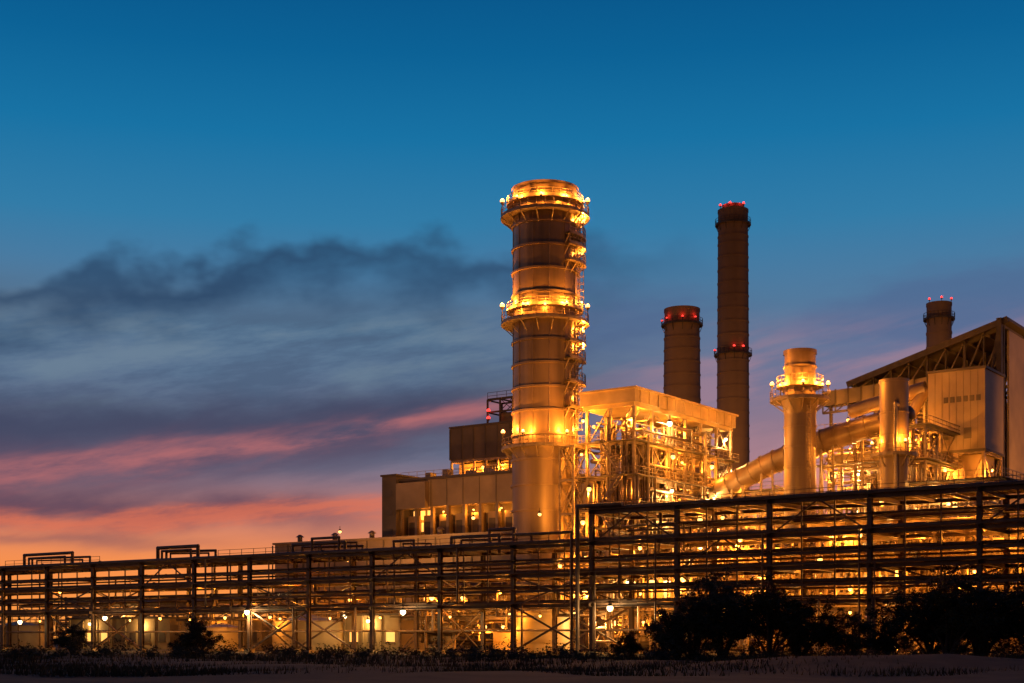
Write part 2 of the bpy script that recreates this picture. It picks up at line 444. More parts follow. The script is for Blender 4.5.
for px in (387,392,430,447,470,488):
    u=u_at(px,hv+4); b.box(u-.5,u+.5,hv+3.5,hv+5,zt+.35,zt+1.4+rng.random()*.6,STEEL)
b.rail([(ua,hv+.2,zt+.36),(ub,hv+.2,zt+.36)],STEEL,t=.05)
b.build()
lamp((u_at(412,hv),hv+1.4,zm-1.2),300,'s',name='wall_lamp')
lamp((u_at(408,hv),hv+1.0,12.5),300,'s',name='wall_lamp')
for px in (440,470,498): lamp((u_at(px,hv),hv+.9,zm-.8),110,'s',name='wall_lamp',big=.7)
v2=186.0
b=MB('air_intake_house',[])
ua,ub=u_at(450,v2),u_at(522,v2); z0=z_at(ua,v2,461); z1=z_at(ua,v2,429)
b.box(ua,ub,v2,v2+9,z0,z1,BEIGE2)
b.box(ua-.15,ub+.15,v2-.15,v2+9.15,z1+.003,z1+.3,GREY)
for i in range(7):
    u=ua+(ub-ua)*i/6; b.box(u-.1,u+.1,v2-.08,v2-.003,z0+.1,z1-.1,GREY)
zb=zt
frame(b,uspace(ua+.2,ub-.2,6),[v2+.2,v2+8],[z0-.2],STEEL,.3,brace=.7,rng=rg,rails=False)
b.box(ua,ub,v2+2.5,v2+2.8,zb,z0-.4,YEL)
clutter(b,ua,ub,v2-.5,v2+2,zb,z0-.6,14,rg,[PIPE,STEEL],.2)
b.box(ua,ub,v2-1.4,v2-.2,z0-2.9,z0-2.8,GRATE); b.rail([(ua,v2-1.4,z0-2.8),(ub,v2-1.4,z0-2.8)],STEEL)
u3=u_at(484,v2)
frame(b,uspace(u3,ub,3),[v2+1,v2+5],[z1+2.2,z1+4.2],DARK,.25,brace=.7,rng=rg)
b.box(u3+2,ub,v2+1.5,v2+4.5,z1+.4,z1+2,BEIGE2)
b.rail([(u3,v2+1,z1+4.3),(ub,v2+1,z1+4.3)],DARK)
b.build()
for px in (458,478,498):
    u=u_at(px,v2-.8); lamp((u,v2+.5,z0-1.3),480,'s',name='wall_lamp')
lamp((u_at(487,v2),v2+.4,z1+2.4),0,'r',big=1.4); lamp((u_at(487,v2),v2+.4,z1+1.2),40,'r',big=1.4)
b=MB('warehouse_shed',[])
v3=163.5
ua,ub=u_at(275,v3),u_at(512,v3); z1=z_at(ua,v3,545)
b.box(ua,ub,v3,v3+7,0,z1,BEIGE)
b.box(ua-.3,ub+.3,v3-.3,v3+7.3,z1+.003,z1+.3,BEIGE)
for i in range(14):
    u=ua+(ub-ua)*(i+.5)/14
    b.box(u-1,u+1,v3-.05,v3-.003,z1-7,z1-5.6,GREY)
    b.box(u-2.2,u-2.0,v3-.12,v3-.003,0,z1-.1,BEIGE2)
for px in (300,335,372,440):
    u=u_at(px,v3+3); b.cyl((u,v3+3,z1+.3),(u,v3+3,z1+1.3),.4,STEEL); b.cyl((u,v3+3,z1+1.3),(u,v3+3,z1+1.7),.7,STEEL,r1=.2)
b.build()
# ================================================================== FAR CHIMNEYS
def chimney(px,Y,r0,r1,py,band,name='chimney'):
    c=loc(px,Y); zt=zs_(py,Y); b=MB(name,[])
    n=44
    z=0; step=band
    while z<zt-6.01:
        za=min(z+step,zt-6); f=lambda q:r0+(r1-r0)*q/zt
        b.cyl((*c,z),(*c,za-.3),f(z),CONC,r1=f(za),n=n,caps=False)
        b.cyl((*c,za-.3),(*c,za),f(za)+.1,CONC,n=n,caps=True); z=za
    b.cyl((*c,zt-6),(*c,zt),r1,CONC,n=n,caps=False)
    b.cyl((*c,zt-2.5),(*c,zt-2.2),r1-.4,DARK,n=n)
    b.cyl((*c,zt-.5),(*c,zt+.1),r1+.1,CONC,n=n,caps=False)
    b.ringplat(c,zt-3.2,r1,r1+.7,DARK,DARK,n=24)
    return b,c,zt
b,c,zt=chimney(733,330,4.0,3.45,211,3.0)
b.ringplat(c,zs_(355,330),3.7,4.4,DARK,DARK,n=24)
b.cyl((*c,zt),(*c,zt+1.2),2.6,DARK,n=24)
b.build()
for a in (-40,-95,-140,60): 
    a=math.radians(a+20); lamp((c[0]+math.cos(a)*3.5,c[1]+math.sin(a)*3.5,zt+.9),220,'r',big=1.4)
for a in (200,300,330):
    a=math.radians(a); lamp((c[0]+math.cos(a)*4.2,c[1]+math.sin(a)*4.2,zs_(355,330)+1.3),12,'r',big=1.3)
b,c,zt=chimney(682,300,4.35,3.7,310,2.6)
b.build()
for a in (210,250,300,340):
    a=math.radians(a); lamp((c[0]+math.cos(a)*4.2,c[1]+math.sin(a)*4.2,zt-2.2),34,'r',big=1.0)
b,c,zt=chimney(939,300,2.85,2.55,304,3)
b.build()
for a in (240,300,0): 
    a=math.radians(a); lamp((c[0]+math.cos(a)*2.6,c[1]+math.sin(a)*2.6,zt+.8),70,'r',big=1.2)
for px,Y,z in ((733,330,25),(682,300,20)):
    c=loc(px,Y); spot((c[0]+10,c[1]-30,z),(c[0],c[1],z+42),40000,75,(1,.40,.10))
c=loc(939,300); spot((c[0]+6,c[1]-30,40),(c[0],c[1],66),14000,60,(1,.42,.12))
# ================================================================== SECOND STACK
S2=loc(800,185); r2=2.0
b=MB('bypass_stack',[])
b.cyl((*S2,0),(*S2,zs_(415,185)),r2+.05,SHELL2,n=40)
b.cyl((*S2,zs_(415,185)),(*S2,zs_(397,185)),r2+.05,SHELL2,r1=r2+.5,n=40)
zt=zs_(351,185)
b.cyl((*S2,zs_(397,185)),(*S2,zt),r2,SHELL,n=40,caps=False)
b.cyl((*S2,zt-.5),(*S2,zt),r2+.15,SHELL,n=40,caps=False); b.cyl((*S2,zt-1.5),(*S2,zt-1.4),r2-.1,DARK,n=30)
rings(b,S2,r2,3,zt-2,2.6,SHELL2,h=.2,pr=.16,n=36)
PB=zs_(400,185)
b.ringplat(S2,PB,r2,r2+1.9,STEEL,STEEL,n=24)
b.ringplat(S2,zs_(386,185),r2,r2+1.0,STEEL,STEEL,n=24,brackets=False)
a=math.atan2(-.83,.558)+.3
x,y=S2[0]+math.cos(a)*(r2+.4),S2[1]+math.sin(a)*(r2+.4)
for d in (-.25,.25): b.beam((x+d,y,2),(x+d,y,PB),.07,.07,STEEL)
z=2
while z<PB: b.beam((x-.25,y,z),(x+.25,y,z),.05,.05,STEEL); z+=.4
b.build()
for a,bg_ in ((-150,1.4),(-110,1.0),(-60,1.2),(-15,1.0),(30,1.4),(150,1.2)):
    a=math.radians(a); lamp((S2[0]+math.cos(a)*(r2+1.6),S2[1]+math.sin(a)*(r2+1.6),PB+1.5*bg_),560,'p',big=bg_)
S3=loc(894,180); b=MB('process_column',[]); r3=1.78; zt=zs_(383,180)
b.cyl((*S3,0),(*S3,zt),r3,SHELL2,n=40); b.cyl((*S3,zt),(*S3,zt+.35),r3+.1,SHELL2,n=40)
rings(b,S3,r3,4,zt-1,2.9,SHELL2,h=.14,pr=.1,n=36)
b.pipe([(S3[0]+1,S3[1]-r3-.4,3),(S3[0]+1,S3[1]-r3-.4,zt-3),(S3[0]+1,S3[1],zt-3)],.25,PIPE)
b.ringplat(S3,zs_(455,180),r3,r3+1.1,STEEL,STEEL,n=20)
b.build()
for a in (-150,-40):
    a=math.radians(a); lamp((S3[0]+math.cos(a)*(r3+.95),S3[1]+math.sin(a)*(r3+.95),zs_(455,180)+1.5),450,'p')
# ================================================================== DUCT
b=MB('flue_duct',[])
dv=178.5
p0=Vector(pt(712,494,dv)); p1=Vector(pt(770,464,dv)); p2=Vector(pt(830,439,dv)); p3=Vector(pt(905,415,dv))
for p,q,ra,rb in ((p0,p1,1.5,1.5),(p1,p2,1.5,1.6),(p2,p3,1.6,1.3)):
    b.cyl(p,q,ra,SHELL,r1=rb,n=32); b.ball(q,rb,SHELL,16,10)
    L=(q-p).length; n=int(L/1.8); d=(q-p).normalized()
    for i in range(n):
        c=p.lerp(q,(i+.5)/n); r=ra+(rb-ra)*(i+.5)/n; b.cyl(c,c+d*.15,r+.14,SHELL,n=28)
for p in (p0,p0.lerp(p1,.5),p1,p1.lerp(p2,.5),p2):
    for k in (-1,1): b.beam((p.x-1.5*k,p.y-1.5,0),(p.x-.8*k,p.y-1.0,p.z-1),.25,.25,STEEL)
    b.beam((p.x-1.5,p.y-1.6,p.z*.5),(p.x+1.5,p.y-1.6,p.z*.8),.15,.15,STEEL)
b.build()
# ================================================================== PROCESS STEEL UNITS
rg=random.Random(23)
def unit(name,pxa,pxb,v0,v1,levels,nu,nv,dens,lamps,steel=STEEL,power=500,floors=None,sec=.28,brace=.6,box=True,white=.1,rmax=.26):
    ua,ub=u_at(pxa,v0),u_at(pxb,v0)
    b=MB(name,[])
    frame(b,uspace(ua,ub,nu),uspace(v0,v1,nv),levels,steel,sec,floors=floors if floors is not None else range(len(levels)),brace=brace,rng=rg)
    H=levels[-1]
    clutter(b,ua,ub,v0-.6,v1,.5,H+1,dens,rg,[PIPE,PIPE,STEEL,PIPED],rmax)
    if box:
        for i in range(5):
            u=rg.uniform(ua+1,ub-3); L=rg.uniform(1.5,4); z=rg.choice([0]+levels[:-1])+.3
            if rg.random()<.5: b.box(u,u+L,v0+1.5,v0+4,z,z+rg.uniform(1.5,3),YEL)
            elif rg.random()<.5:
                b.cyl((u,v0+2.5,z),(u,v0+2.5,z+3),1,TANK,n=20); b.ball((u,v0+2.5,z+3),1,TANK,12,8,.5)
            else:
                b.cyl((u,v0+2.5,z+1),(u+L+1,v0+2.5,z+1),.9,TANK,n=20); b.ball((u,v0+2.5,z+1),.9,TANK,12,8); b.ball((u+L+1,v0+2.5,z+1),.9,TANK,12,8)
    b.build()
    for i in range(lamps):
        u=ua+(ub-ua)*(i+.5+rg.uniform(-.3,.3))/lamps; z=rg.choice(levels)-1.0
        lamp((u,v0+rg.choice([-.5,1.5,3]),z),power*rg.uniform(.5,1.4),'w' if rg.random()<white else 's',name='platform_lamp',big=rg.choice([.8,1.0,1.5]))
unit('boiler_frame',822,925,184,196,[5,10,15,20,25,29.5],5,2,120,17,power=950)
unit('duct_support_frame',738,792,182,190,[5,10,15,19,22],3,1,50,7,power=800)
unit('burner_frame',905,1000,176,184,[5,10,15,21],4,1,66,9,power=850)
unit('valve_skid',590,672,140,149,[4.5,9,13],4,2,80,7,power=560,white=.25)
unit('pump_skid',672,800,136,146,[4.5,9,12.5],5,2,80,7,power=500,white=.2)
unit('heat_exchanger_bay',800,935,134,144,[4.5,9,13],5,2,80,7,power=460,white=.15)
unit('compressor_bay',935,1080,132,142,[4.5,9,12.5],5,2,60,6,power=420)
unit('manifold_skid',400,512,134,142,[4,7.5],4,1,46,5,power=380)
unit('filter_skid',20,250,150,156,[4,7],7,1,50,5,power=340,rmax=.22)
unit('metering_skid',250,400,146,152,[4,7.5],5,1,46,4,power=340,rmax=.22)
# ================================================================== BOILER BUILDING (right)
BC=loc(1003,205); bu1,bv=BC; bu0=u_at(856,bv)
zR=zs_(324,205); zL=z_at(bu0,bv,384)
b=MB('boiler_building',[])
def zr(u): return zL+(zR-zL)*(u-bu0)/(bu1-bu0)
vs=[(bu0-1,bv-1,zr(bu0-1)),(bu1+1,bv-1,zr(bu1+1)),(bu1+1,bv+32,zr(bu1+1)),(bu0-1,bv+32,zr(bu0-1))]
vs+= [(x,y,z+.4) for x,y,z in vs]
b.add(vs,[(0,3,2,1),(4,5,6,7),(0,1,5,4),(1,2,6,5),(2,3,7,6),(3,0,4,7)],GREY)
b.beam((bu0-1,bv-1.15,zr(bu0-1)+.1),(bu1+1,bv-1.15,zr(bu1+1)+.1),.25,.9,DARK)
for v in (bv,bv+10,bv+20,bv+30):
    zb=zL-1.0
    b.beam((bu0,v,zb),(bu1,v,zb),.4,.5,DARK)
    nb=8
    for i in range(nb+1):
        u=bu0+(bu1-bu0)*i/nb
        b.beam((u,v,0 if i%2==0 else zb),(u,v,zr(u)-.1),.35 if i%2==0 else .25,.35 if i%2==0 else .25,DARK)
        if i<nb:
            u2=bu0+(bu1-bu0)*(i+1)/nb
            b.beam((u,v,zb),(u2,v,zr(u2)-.2),.2,.2,BEIGE2)
for i in range(9):
    u=bu0+(bu1-bu0)*i/8
    b.beam((u,bv-.5,zr(u)-.25),(u,bv+31,zr(u)-.25),.2,.3,BEIGE2)
b.box(bu1,bu1+.3,bv+2.0,bv+34,6,zR-.6,BEIGE)
b.beam((bu1-.1,bv-1.4,6),(bu1-.1,bv-1.4,zR+.6),.7,.7,DARK)
b.beam((bu1-6,bv-1.0,10),(bu1-.4,bv-1.0,zR-1),.35,.35,DARK)
b.box(bu0+6,bu1-6,bv+10,bv+24,12,zL-2,BEIGE2)
clutter(b,bu0,bu1-1,bv-.5,bv+6,14,zL-2,60,rg,[PIPE,DARK,STEEL,PIPED],.4)
for z in (10,16,22,28): 
    b.beam((bu0,bv-.1,z),(bu1,bv-.1,z),.35,.4,DARK)
    b.rail([(bu0,bv-.9,z+.2),(bu1,bv-.9,z+.2)],STEEL); b.box(bu0,bu1,bv-1,bv-.2,z+.15,z+.2,GRATE)
b.build()
tc=loc(985,194); tu1,tv=tc; tu0=u_at(928,tv)
z1=zs_(368,194); z0=zs_(448,194)
b=MB('transfer_house',[])
tv1=tv+8.6
b.box(tu0,tu1,tv,tv1,z0,z1,BEIGE)
b.box(tu0-.2,tu1+.2,tv-.2,tv1+.2,z1+.003,z1+.35,GREY)
b.box(tu0-.15,tu1+.15,tv-.15,tv1+.15,z0-.35,z0-.003,GREY)
for k in range(6):
    u=tu0+2.2+k*.9; b.box(u,u+.6,tv-.05,tv-.003,z0+6.6,z0+7.4,GREY)
for t in (.3,.7):
    u=tu0+(tu1-tu0)*t; b.box(u-.5,u+.5,tv-.05,tv-.003,z0+1.5,z0+3,GREY)
for k in range(1,8):
    u=tu0+(tu1-tu0)*k/8; b.box(u-.02,u+.02,tv-.03,tv-.003,z0+.1,z1-.1,BEIGE2)
frame(b,uspace(tu0+.3,tu1-.3,2),uspace(tv+.3,tv1-.3,1),[6,12,18,z0-.4],STEEL,.4,floors=(1,2),brace=.9,rng=rg)
b.box(tu0+2,tu1-1,tv+2,tv1-1,z0-4.5,z0-.5,BEIGE)
b.build()
lamp(pt(915,433,tv-1),1100,'s',name='wall_lamp',big=1.4); lamp(pt(945,470,tv-1),900,'s',name='wall_lamp',big=1.3); lamp(pt(992,470,tv+1),900,'s',name='wall_lamp')
b=MB('conveyor_gallery',[])
v=203.0
p=Vector(pt(826,400,v)); q=Vector(pt(930,386,v))
b.beam(p,q,2.2,2.2,BEIGE2)
b.beam(p+Vector((0,-1.2,-2.2)),q+Vector((0,-1.2,-2.2)),.3,.3,DARK)
for i in range(9):
    c=p.lerp(q,i/8); b.beam(c+Vector((0,-1.2,-2.2)),c+Vector((0,-1.2,1.2)),.18,.18,DARK)
    if i<8: d=p.lerp(q,(i+1)/8); b.beam(c+Vector((0,-1.2,-2.2)),d+Vector((0,-1.2,-.9)),.15,.15,DARK)
for t in (0.05,.5,.95):
    c=p.lerp(q,t); b.beam((c.x,c.y,0),(c.x,c.y,c.z-1.1),.4,.4,DARK)
b.cyl(Vector(pt(850,412,v-4)),Vector(pt(926,388,v-4)),1.0,SHELL,n=20)
b.cyl(Vector(pt(905,425,v-4)),Vector(pt(926,388,v-4)),.8,SHELL,n=20)
b.build()
for px,py in ((848,420),(872,432),(890,405),(918,408)): lamp(pt(px,py,v-3),900,'s',name='platform_lamp',big=1.2)
O1=(1,.35,.04); O2=(1,.39,.08)
spot((bu1+30,bv-6,14),(bu1,bv+12,32),52000,70,O1)
spot((tu0-14,tv-26,10),(tu0+4,tv,34),17000,50,O2)
spot((SC[0]+14,SC[1]-22,16.5),(SC[0],SC[1],26),20000,60,O1)
spot((SC[0]-22,SC[1]-16,16.5),(SC[0],SC[1],42),15000,60,O2)
spot((SC[0]+20,SC[1]-20,16.5),(SC[0],SC[1],52),20000,40,O1)
spot((SC[0]-26,SC[1]-10,13),(SC[0]-26,SC[1]+15,22),8500,110,(1,.42,.11))
spot((S2[0]+2,S2[1]-26,16),(S2[0],S2[1],26),9500,60,O1)
spot((S3[0]+4,S3[1]-24,16),(S3[0],S3[1],24),14000,60,O1)
spot((hu1+22,hv0-4,16),(hu1,hv0+12,33),46000,60,O1)
spot((hu1-6,hv0-26,16),(hu1-5,hv0,34),22000,50,O1)
# ================================================================== LOW BUILDINGS BEHIND THE RACK
def low(name,pxa,pxb,v,dep,h,wins,mat=WALL):
    ua,ub=u_at(pxa,v),u_at(pxb,v); b=MB(name,[])
    b.box(ua,ub,v,v+dep,0,h,mat); b.box(ua-.4,ub+.4,v-.4,v+dep+.4,h+.003,h+.3,GREY)
    n=max(2,int((ub-ua)/3))
    for i in range(n):
        u=ua+(ub-ua)*(i+.5)/n
        if i in wins: b.box(u-.7,u+.7,v-.04,v-.003,1.2,2.6,GLASSW)
        else: b.box(u-.7,u+.7,v-.04,v-.003,1.2,2.6,GREY)
        b.box(u-.8,u+.8,v-.12,v-.045,1.05,1.17,GREY)
        b.box(ua+(ub-ua)*i/n-.15,ua+(ub-ua)*i/n+.15,v-.15,v-.003,0,h-.01,mat)
    b.build()
    for i in range(max(1,n//3)):
        u=ua+(ub-ua)*(i+.5)/max(1,n//3); lamp((u,v-.8,h-.7),190,'s' if rg.random()<.7 else 'w',name='wall_lamp')
low('control_building',70,170,144,5,4.6,(1,2))
low('switchgear_building',345,400,140,5,4.6,(0,2))
low('pump_house',180,262,143,6,4.2,(1,))
low('workshop_building',600,720,152,8,8,(1,3))
def tank(px,v,r,h):
    u=u_at(px,v); b=MB('storage_tank',[])
    b.cyl((u,v,0),(u,v,h),r,TANK,n=48); b.cyl((u,v,h),(u,v,h+r*.22),r*1.01,TANK,r1=.3,n=48)
    for k in range(1,4): b.cyl((u,v,h*k/4),(u,v,h*k/4+.08),r+.05,TANK,n=48)
    b.rail([(u+math.cos(a)*r*.98,v+math.sin(a)*r*.98,h) for a in [i*math.pi/12 for i in range(25)]],STEEL,t=.05)
    a=-1.9
    for d in(-.04,.04): b.beam((u+math.cos(a+d)*(r+.3),v+math.sin(a+d)*(r+.3),0),(u+math.cos(a+d)*(r+.3),v+math.sin(a+d)*(r+.3),h+1),.06,.06,STEEL)
    b.build()
tank(308,138,4.6,3.8); tank(222,137,3.2,3.0); tank(541,137,3.4,4.6); tank(20,143,4,3.6)
for px in (270,345,510,575,225,160): lamp((u_at(px,132),132,4.4),300,'s' if px!=345 else 'w',name='work_light')
for px,py,pw in ((105,618,320),(247,612,480),(403,612,560),(610,608,560),(20,622,150)):
    q=pt(px,py,RV0-.9); lamp(q,pw*.8,'w',name='rack_lamp',col=(1,.66,.27),size=.11,big=1.3)
for px,py in ((700,520),(770,515),(882,502),(955,508),(1010,560),(820,560),(905,600),(680,590),(896,648)):
    lamp(pt(px,py,RV1+1),380,'s',name='rack_lamp',big=1.2)
for px,py in ((60,592),(150,588),(205,584),(300,582),(350,600),(440,573),(500,592),(560,566),(640,548),(740,540),(860,535),(980,530)):
    q=pt(px,py,RV0+4); lamp((q[0],q[1],q[2]),330,'s',name='rack_lamp')
for px in (40,130,190,280,330,380,450,540,660,760,850,950):   # lights under the deck, front row
    u=u_at(px,RV0+1); lamp((u,RV0+1,T[0]-1.0),190,'s',name='rack_lamp',big=.7)
for px in (640,760,850,960): lamp((u_at(px,133),133,6.5),380,'s',name='work_light')
# ================================================================== GROUND
def terrain():
    xs=[-3000,-1200,-500,-250]+[-160+4*i for i in range(81)]+[250,500,1200,3000]
    ys=[-60,0,20,40]+[50+2*i for i in range(46)]+[150,170,200,260,400,800,2000,5000]
    vs=[];fs=[]
    r=random.Random(5)
    def hgt(x,y):
        h=.12*math.sin(x*.21+y*.13)+.09*math.sin(x*.5-y*.37+1)+r.uniform(-.05,.05)
        if not(-160<=x<=160 and 45<y<140): h=0
        if x>8:
            bx=min(1,(x-8)/10); by=math.exp(-((y-80)/6)**2)
            h+=bx*by*(.7+.12*math.sin(x*.9)+.1*math.sin(x*2.3+y))
        return h
    for y in ys:
        for x in xs: vs.append((x,y,hgt(x,y)))
    W=len(xs)
    for j in range(len(ys)-1):
        for i in range(W-1): fs.append((j*W+i,j*W+i+1,(j+1)*W+i+1,(j+1)*W+i))
    me=bpy.data.meshes.new('ground'); me.from_pydata(vs,[],fs)
    for p in me.polygons: p.use_smooth=True
    ob=bpy.data.objects.new('ground',me); scene.collection.objects.link(ob)
    m=pm('earth',(.028,.019,.013),.95,0,.75,.5,bump=.8); me.materials.append(m)
terrain()
# ================================================================== VEGETATION
def leaves(b,c,r,n,rng,size,mat,flat=.8):
    for i in range(n):
        d=Vector((rng.gauss(0,1),rng.gauss(0,1),rng.gauss(0,1))); d.normalize()
        d*=r*rng.random()**.45; d.z*=flat; p=c+d
        a=Vector((rng.gauss(0,1),rng.gauss(0,1),rng.gauss(0,.6))).normalized(); e=a.orthogonal().normalized()
        s=size*rng.uniform(.6,1.5); a=a*s; e=e*s*.45
        b.add([p-a,p+e,p+a,p-e],[(0,1,2,3)],mat)
def treemesh(seed,H,R,ncl=95,per=80):
    rng=random.Random(seed); b=MB('tree',[BARK],local=False)
    lobes=[]
    for k in range(rng.randint(7,9)):
        a=rng.uniform(0,6.28); d=R*rng.uniform(.2,.68)
        lobes.append((Vector((math.cos(a)*d,math.sin(a)*d,H*rng.uniform(.26,.7))),R*rng.uniform(.28,.46)))
    lobes.append((Vector((rng.uniform(-.3,.3),0,H*.78)),R*.34))
    base=Vector((0,0,-.1))
    for c,r in lobes:
        m=Vector((c.x*.35+rng.uniform(-.2,.2),c.y*.35,c.z*.45))
        b.cyl(base+Vector((rng.uniform(-.15,.15),rng.uniform(-.15,.15),0)),m,.15,BARK,r1=.1,n=6,caps=False)
        b.cyl(m,c,.1,BARK,r1=.05,n=6,caps=False)
        for k in range(9):
            d=Vector((rng.gauss(0,1),rng.gauss(0,1),rng.gauss(.3,.8))).normalized()*r*rng.uniform(.9,1.5)
            mm=c+d*.5+Vector((0,0,rng.uniform(-.2,.2)))
            b.cyl(c,mm,.05,BARK,r1=.035,n=5,caps=False); b.cyl(mm,c+d,.035,BARK,r1=.012,n=5,caps=False)
            leaves(b,c+d,rng.uniform(.25,.5),45,rng,.09,LEAF2 if rng.random()<.5 else LEAF)
    for i in range(ncl):
        c,r=rng.choice(lobes)
        d=Vector((rng.gauss(0,1),rng.gauss(0,1),rng.gauss(0,1))).normalized()*r*rng.uniform(.3,1.15); d.z*=.9
        leaves(b,c+d,rng.uniform(.3,.7),per,rng,.11,LEAF if rng.random()<.65 else LEAF2)
    ob=b.build(); me=ob.data; bpy.data.objects.remove(ob)
    mx=max(v.co.z for v in me.vertices)
    for v in me.vertices: v.co.z*= H/mx
    return me
TM=[treemesh(1,6.6,3.7),treemesh(2,6.2,4.0,105),treemesh(4,4.8,3.0,75)]
def tree(px,Y,k,s,rot):
    ob=bpy.data.objects.new('tree',TM[k]); ob.location=((px-512)/F*Y,Y,0); ob.scale=(s,s,s); ob.rotation_euler=(0,0,rot)
    scene.collection.objects.link(ob)
for a in ((696,106,0,.95,0),(734,108,1,1.2,1.3),(772,104,0,.98,2.9),(806,108,2,1.05,4),(846,112,2,.8,1),(880,110,2,.7,2),(922,106,1,1.0,5),(958,103,0,1.08,2.2),(992,105,1,1.15,.6),(1032,102,0,1.08,3.1),(668,112,2,.8,2),(203,138,2,.8,0),(72,148,2,.7,1),(625,114,2,.5,3),(180,140,2,.5,3)):
    tree(*a)
rv=random.Random(9)
b=MB('shrubs',[LEAF],local=False)
for i in range(330):
    px=rv.uniform(-60,1090); Y=rv.uniform(98,120) if px>450 else rv.uniform(105,140)
    X=(px-512)/F*Y; r=rv.uniform(.35,.9)*(1.5 if rv.random()<.18 else 1)
    leaves(b,Vector((X,Y,r*.6)),r,75,rv,.11,LEAF if rv.random()<.7 else LEAF2,.9)
b.build()
b=MB('grass',[GRASS],local=False)
for i in range(34000):
    Y=66+60*rv.random()**1.4; X=rv.uniform(-.42,.42)*Y
    if math.sin(X*.35+Y*.2)+math.sin(X*.13-Y*.4)<rv.uniform(-1.6,.6): continue
    if X>10 and Y<90: 
        if rv.random()<.4: continue
    h=rv.uniform(.15,.5)*(1 if Y<95 else 1.5); a=rv.uniform(0,3.14); dx,dy=math.cos(a)*.04,math.sin(a)*.04; lx,ly=rv.uniform(-.2,.2),rv.uniform(-.2,.2)
    gz=.7*min(1,max(0,(X-8)/10))*math.exp(-((Y-80)/6)**2)-.1
    b.add([(X-dx,Y-dy,gz),(X+dx,Y+dy,gz),(X+lx,Y+ly,h+gz)],[(0,1,2)],GRASS if rv.random()<.7 else LEAF2)
b.build()
# ================================================================== SKY
wd=bpy.data.worlds.new('World'); scene.world=wd; wd.use_nodes=True
wd.cycles.sampling_method='MANUAL'; wd.cycles.sample_map_resolution=256
nt=wd.node_tree; N=nt.nodes; L=nt.links
for n in list(N): N.remove(n)
out=N.new('ShaderNodeOutputWorld'); bg=N.new('ShaderNodeBackground'); L.new(bg.outputs[0],out.inputs[0])
def M(op,a,b=None,c=None,clamp=False):
    n=N.new('ShaderNodeMath'); n.operation=op; n.use_clamp=clamp
    for i,x in enumerate((a,b,c)):
        if x is None: continue
        if isinstance(x,(int,float)): n.inputs[i].default_value=x
        else: L.new(x,n.inputs[i])
    return n.outputs[0]
def smooth(x,a,b_):
    n=N.new('ShaderNodeMapRange'); n.interpolation_type='SMOOTHSTEP'; L.new(x,n.inputs[0])
    n.inputs[1].default_value=a; n.inputs[2].default_value=b_
    if a>b_:
        n.inputs[1].default_value=b_; n.inputs[2].default_value=a; n.inputs[3].default_value=1; n.inputs[4].default_value=0
    return n.outputs[0]
tc=N.new('ShaderNodeTexCoord'); sp=N.new('ShaderNodeSeparateXYZ'); L.new(tc.outputs['Generated'],sp.inputs[0])
x,y,z=sp.outputs
az=M('ARCTAN2',x,y); rr=M('SQRT',M('ADD',M('MULTIPLY',x,x),M('MULTIPLY',y,y)))
tt=M('DIVIDE',z,M('MAXIMUM',rr,.02))
A=M('MULTIPLY',az,F); A=M('ADD',A,512)         # bearing
E=M('SUBTRACT',HZ,M('MULTIPLY',tt,F))          # elevation (smaller = higher)
def noise(sx,sy,scale,det=5,seed=0,rough=.55,shear=0):
    c=N.new('ShaderNodeCombineXYZ'); L.new(M('MULTIPLY',A,sx/1000),c.inputs[0])
    e=M('ADD',E,M('MULTIPLY',A,shear)) if shear else E
    L.new(M('MULTIPLY',e,sy/1000),c.inputs[1]); c.inputs[2].default_value=seed
    n=N.new('ShaderNodeTexNoise'); n.inputs['Scale'].default_value=scale; n.inputs['Detail'].default_value=det; n.inputs['Roughness'].default_value=rough
    L.new(c.outputs[0],n.inputs['Vector']); return n.outputs[0]
ramp=N.new('ShaderNodeValToRGB'); L.new(tt,ramp.inputs[0])
stops=[(0,(252,156,66)),(.045,(250,146,74)),(.085,(222,134,104)),(.13,(166,124,134)),(.18,(120,118,148)),(.235,(82,122,158)),(.29,(50,124,168)),(.35,(24,114,164)),(.41,(12,98,150)),(.47,(8,84,136)),(1,(3,40,86))]
cr=ramp.color_ramp; cr.elements[0].position=0; cr.elements[1].position=1
for p,c in stops[1:-1]: cr.elements.new(p)
for e,(p,c) in zip(cr.elements,stops): e.position=p; e.color=(*lin(c),1)
col=ramp.outputs[0]
def over(col,rgb,alpha):
    n=N.new('ShaderNodeMix'); n.data_type='RGBA'; L.new(alpha,n.inputs[0]); L.new(col,n.inputs[6]); n.inputs[7].default_value=(*lin(rgb),1); return n.outputs[2]
def mul(*a):
    r=a[0]
    for q in a[1:]: r=M('MULTIPLY',r,q)
    return r
n1=noise(1,2.2,5,6,1,shear=.12); n2=noise(1,3.5,3,5,4.2); n3=noise(1.0,5,4,6,8.5,shear=.22); n4=noise(1.6,2.2,8,3,12,.5); n5=noise(1,4.5,5,6,21,.62,shear=.15)
veil=mul(smooth(E,270,330),smooth(E,560,430),smooth(A,900,400))
col=over(col,(82,112,140),mul(veil,M('ADD',.45,M('MULTIPLY',n2,.8),clamp=True)))
m=mul(smooth(n5,.46,.64),smooth(E,290,340),smooth(E,470,400),smooth(A,760,450)); col=over(col,(110,132,152),M('MULTIPLY',m,.7))
m=mul(smooth(n5,.52,.38),smooth(E,290,340),smooth(E,520,430),smooth(A,720,450)); col=over(col,(68,86,114),M('MULTIPLY',m,.5))
m=mul(smooth(n2,.42,.62),smooth(E,200,270),smooth(E,420,330),smooth(A,420,600)); col=over(col,(78,98,140),M('MULTIPLY',m,.55))
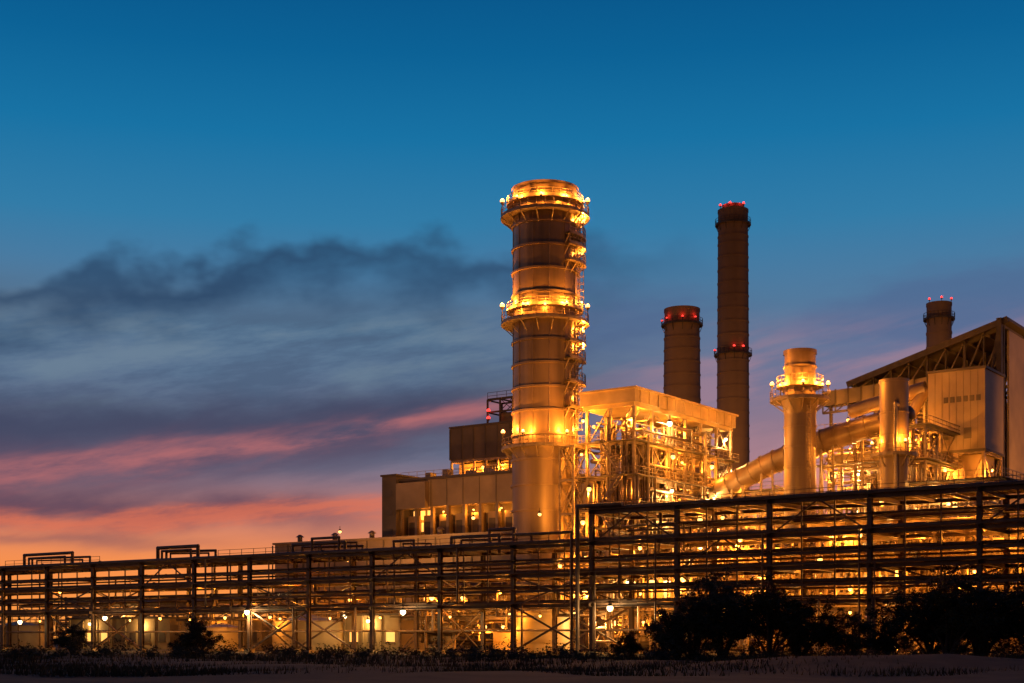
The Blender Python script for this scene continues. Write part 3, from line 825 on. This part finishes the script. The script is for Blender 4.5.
m=mul(smooth(n3,.42,.58),smooth(E,310,370),smooth(A,560,700)); col=over(col,(176,132,144),M('MULTIPLY',m,.5))
d=M('SUBTRACT',E,M('SUBTRACT',300,M('MULTIPLY',M('MINIMUM',A,300),.2)))
d=M('SUBTRACT',d,M('MULTIPLY',M('SUBTRACT',n4,.5),110)); d=M('SUBTRACT',d,M('MULTIPLY',M('SUBTRACT',n1,.5),70))
band=mul(smooth(d,-10,26),smooth(d,90,15),smooth(A,760,430),M('ADD',.5,M('MULTIPLY',n1,.8),clamp=True))
col=over(col,(40,66,98),M('MULTIPLY',band,.88,clamp=True))
def bank(col,c0,slope,wid,rgb,al,xa,xb,nz,amp,mod=None):
    d=M('SUBTRACT',E,M('ADD',c0,M('MULTIPLY',A,slope))); d=M('ADD',d,M('MULTIPLY',M('SUBTRACT',nz,.5),amp))
    g=M('POWER',2.718,M('MULTIPLY',-1,M('POWER',M('ABSOLUTE',M('DIVIDE',d,wid)),2.0)))
    t=mul(g,smooth(A,xa,xb))
    if mod is not None: t=mul(t,mod)
    return over(col,rgb,M('MULTIPLY',t,al,clamp=True))
mod1=smooth(n5,.34,.6)
col=bank(col,450,-.09,32,(66,72,98),.95,680,430,n1,90)
col=bank(col,486,-.12,26,(90,76,98),.8,560,380,n3,80)
col=bank(col,494,-.17,12,(190,112,112),.75,640,440,n3,90,mod1)
col=bank(col,513,.0,20,(86,68,90),.88,440,260,n1,70)
col=bank(col,528,-.05,8,(226,116,84),.7,560,360,n5,60)
col=bank(col,545,0,6,(140,92,94),.5,300,120,n3,40)
# the afterglow fades round towards the east (behind the viewer)
fade=N.new('ShaderNodeMapRange'); fade.interpolation_type='SMOOTHSTEP'; L.new(y,fade.inputs[0])
fade.inputs[1].default_value=-.5; fade.inputs[2].default_value=.8; fade.inputs[3].default_value=.24; fade.inputs[4].default_value=1.0
L.new(col,bg.inputs[0]); L.new(fade.outputs[0],bg.inputs[1])
sl=bpy.data.lights.new('sun','SUN'); sl.energy=.10; sl.angle=math.radians(12); sl.color=(1,.45,.25)
so=bpy.data.objects.new('sun',sl); scene.collection.objects.link(so)
sd=Vector((-1,-.25,.12)); so.rotation_euler=sd.to_track_quat('Z','Y').to_euler(); so.location=(-100,0,60)
# ================================================================== CAMERA
cam=bpy.data.cameras.new('camera'); co=bpy.data.objects.new('camera',cam); scene.collection.objects.link(co)
co.location=(0,0,CH); co.rotation_euler=(math.radians(90),0,0)
cam.lens=50; cam.sensor_width=36; cam.shift_y=(HZ-341.5)/1024; cam.clip_end=20000; cam.clip_start=.5
scene.camera=co
print('verts',sum(len(m.vertices) for m in bpy.data.meshes),'lights',len(bpy.data.lights))
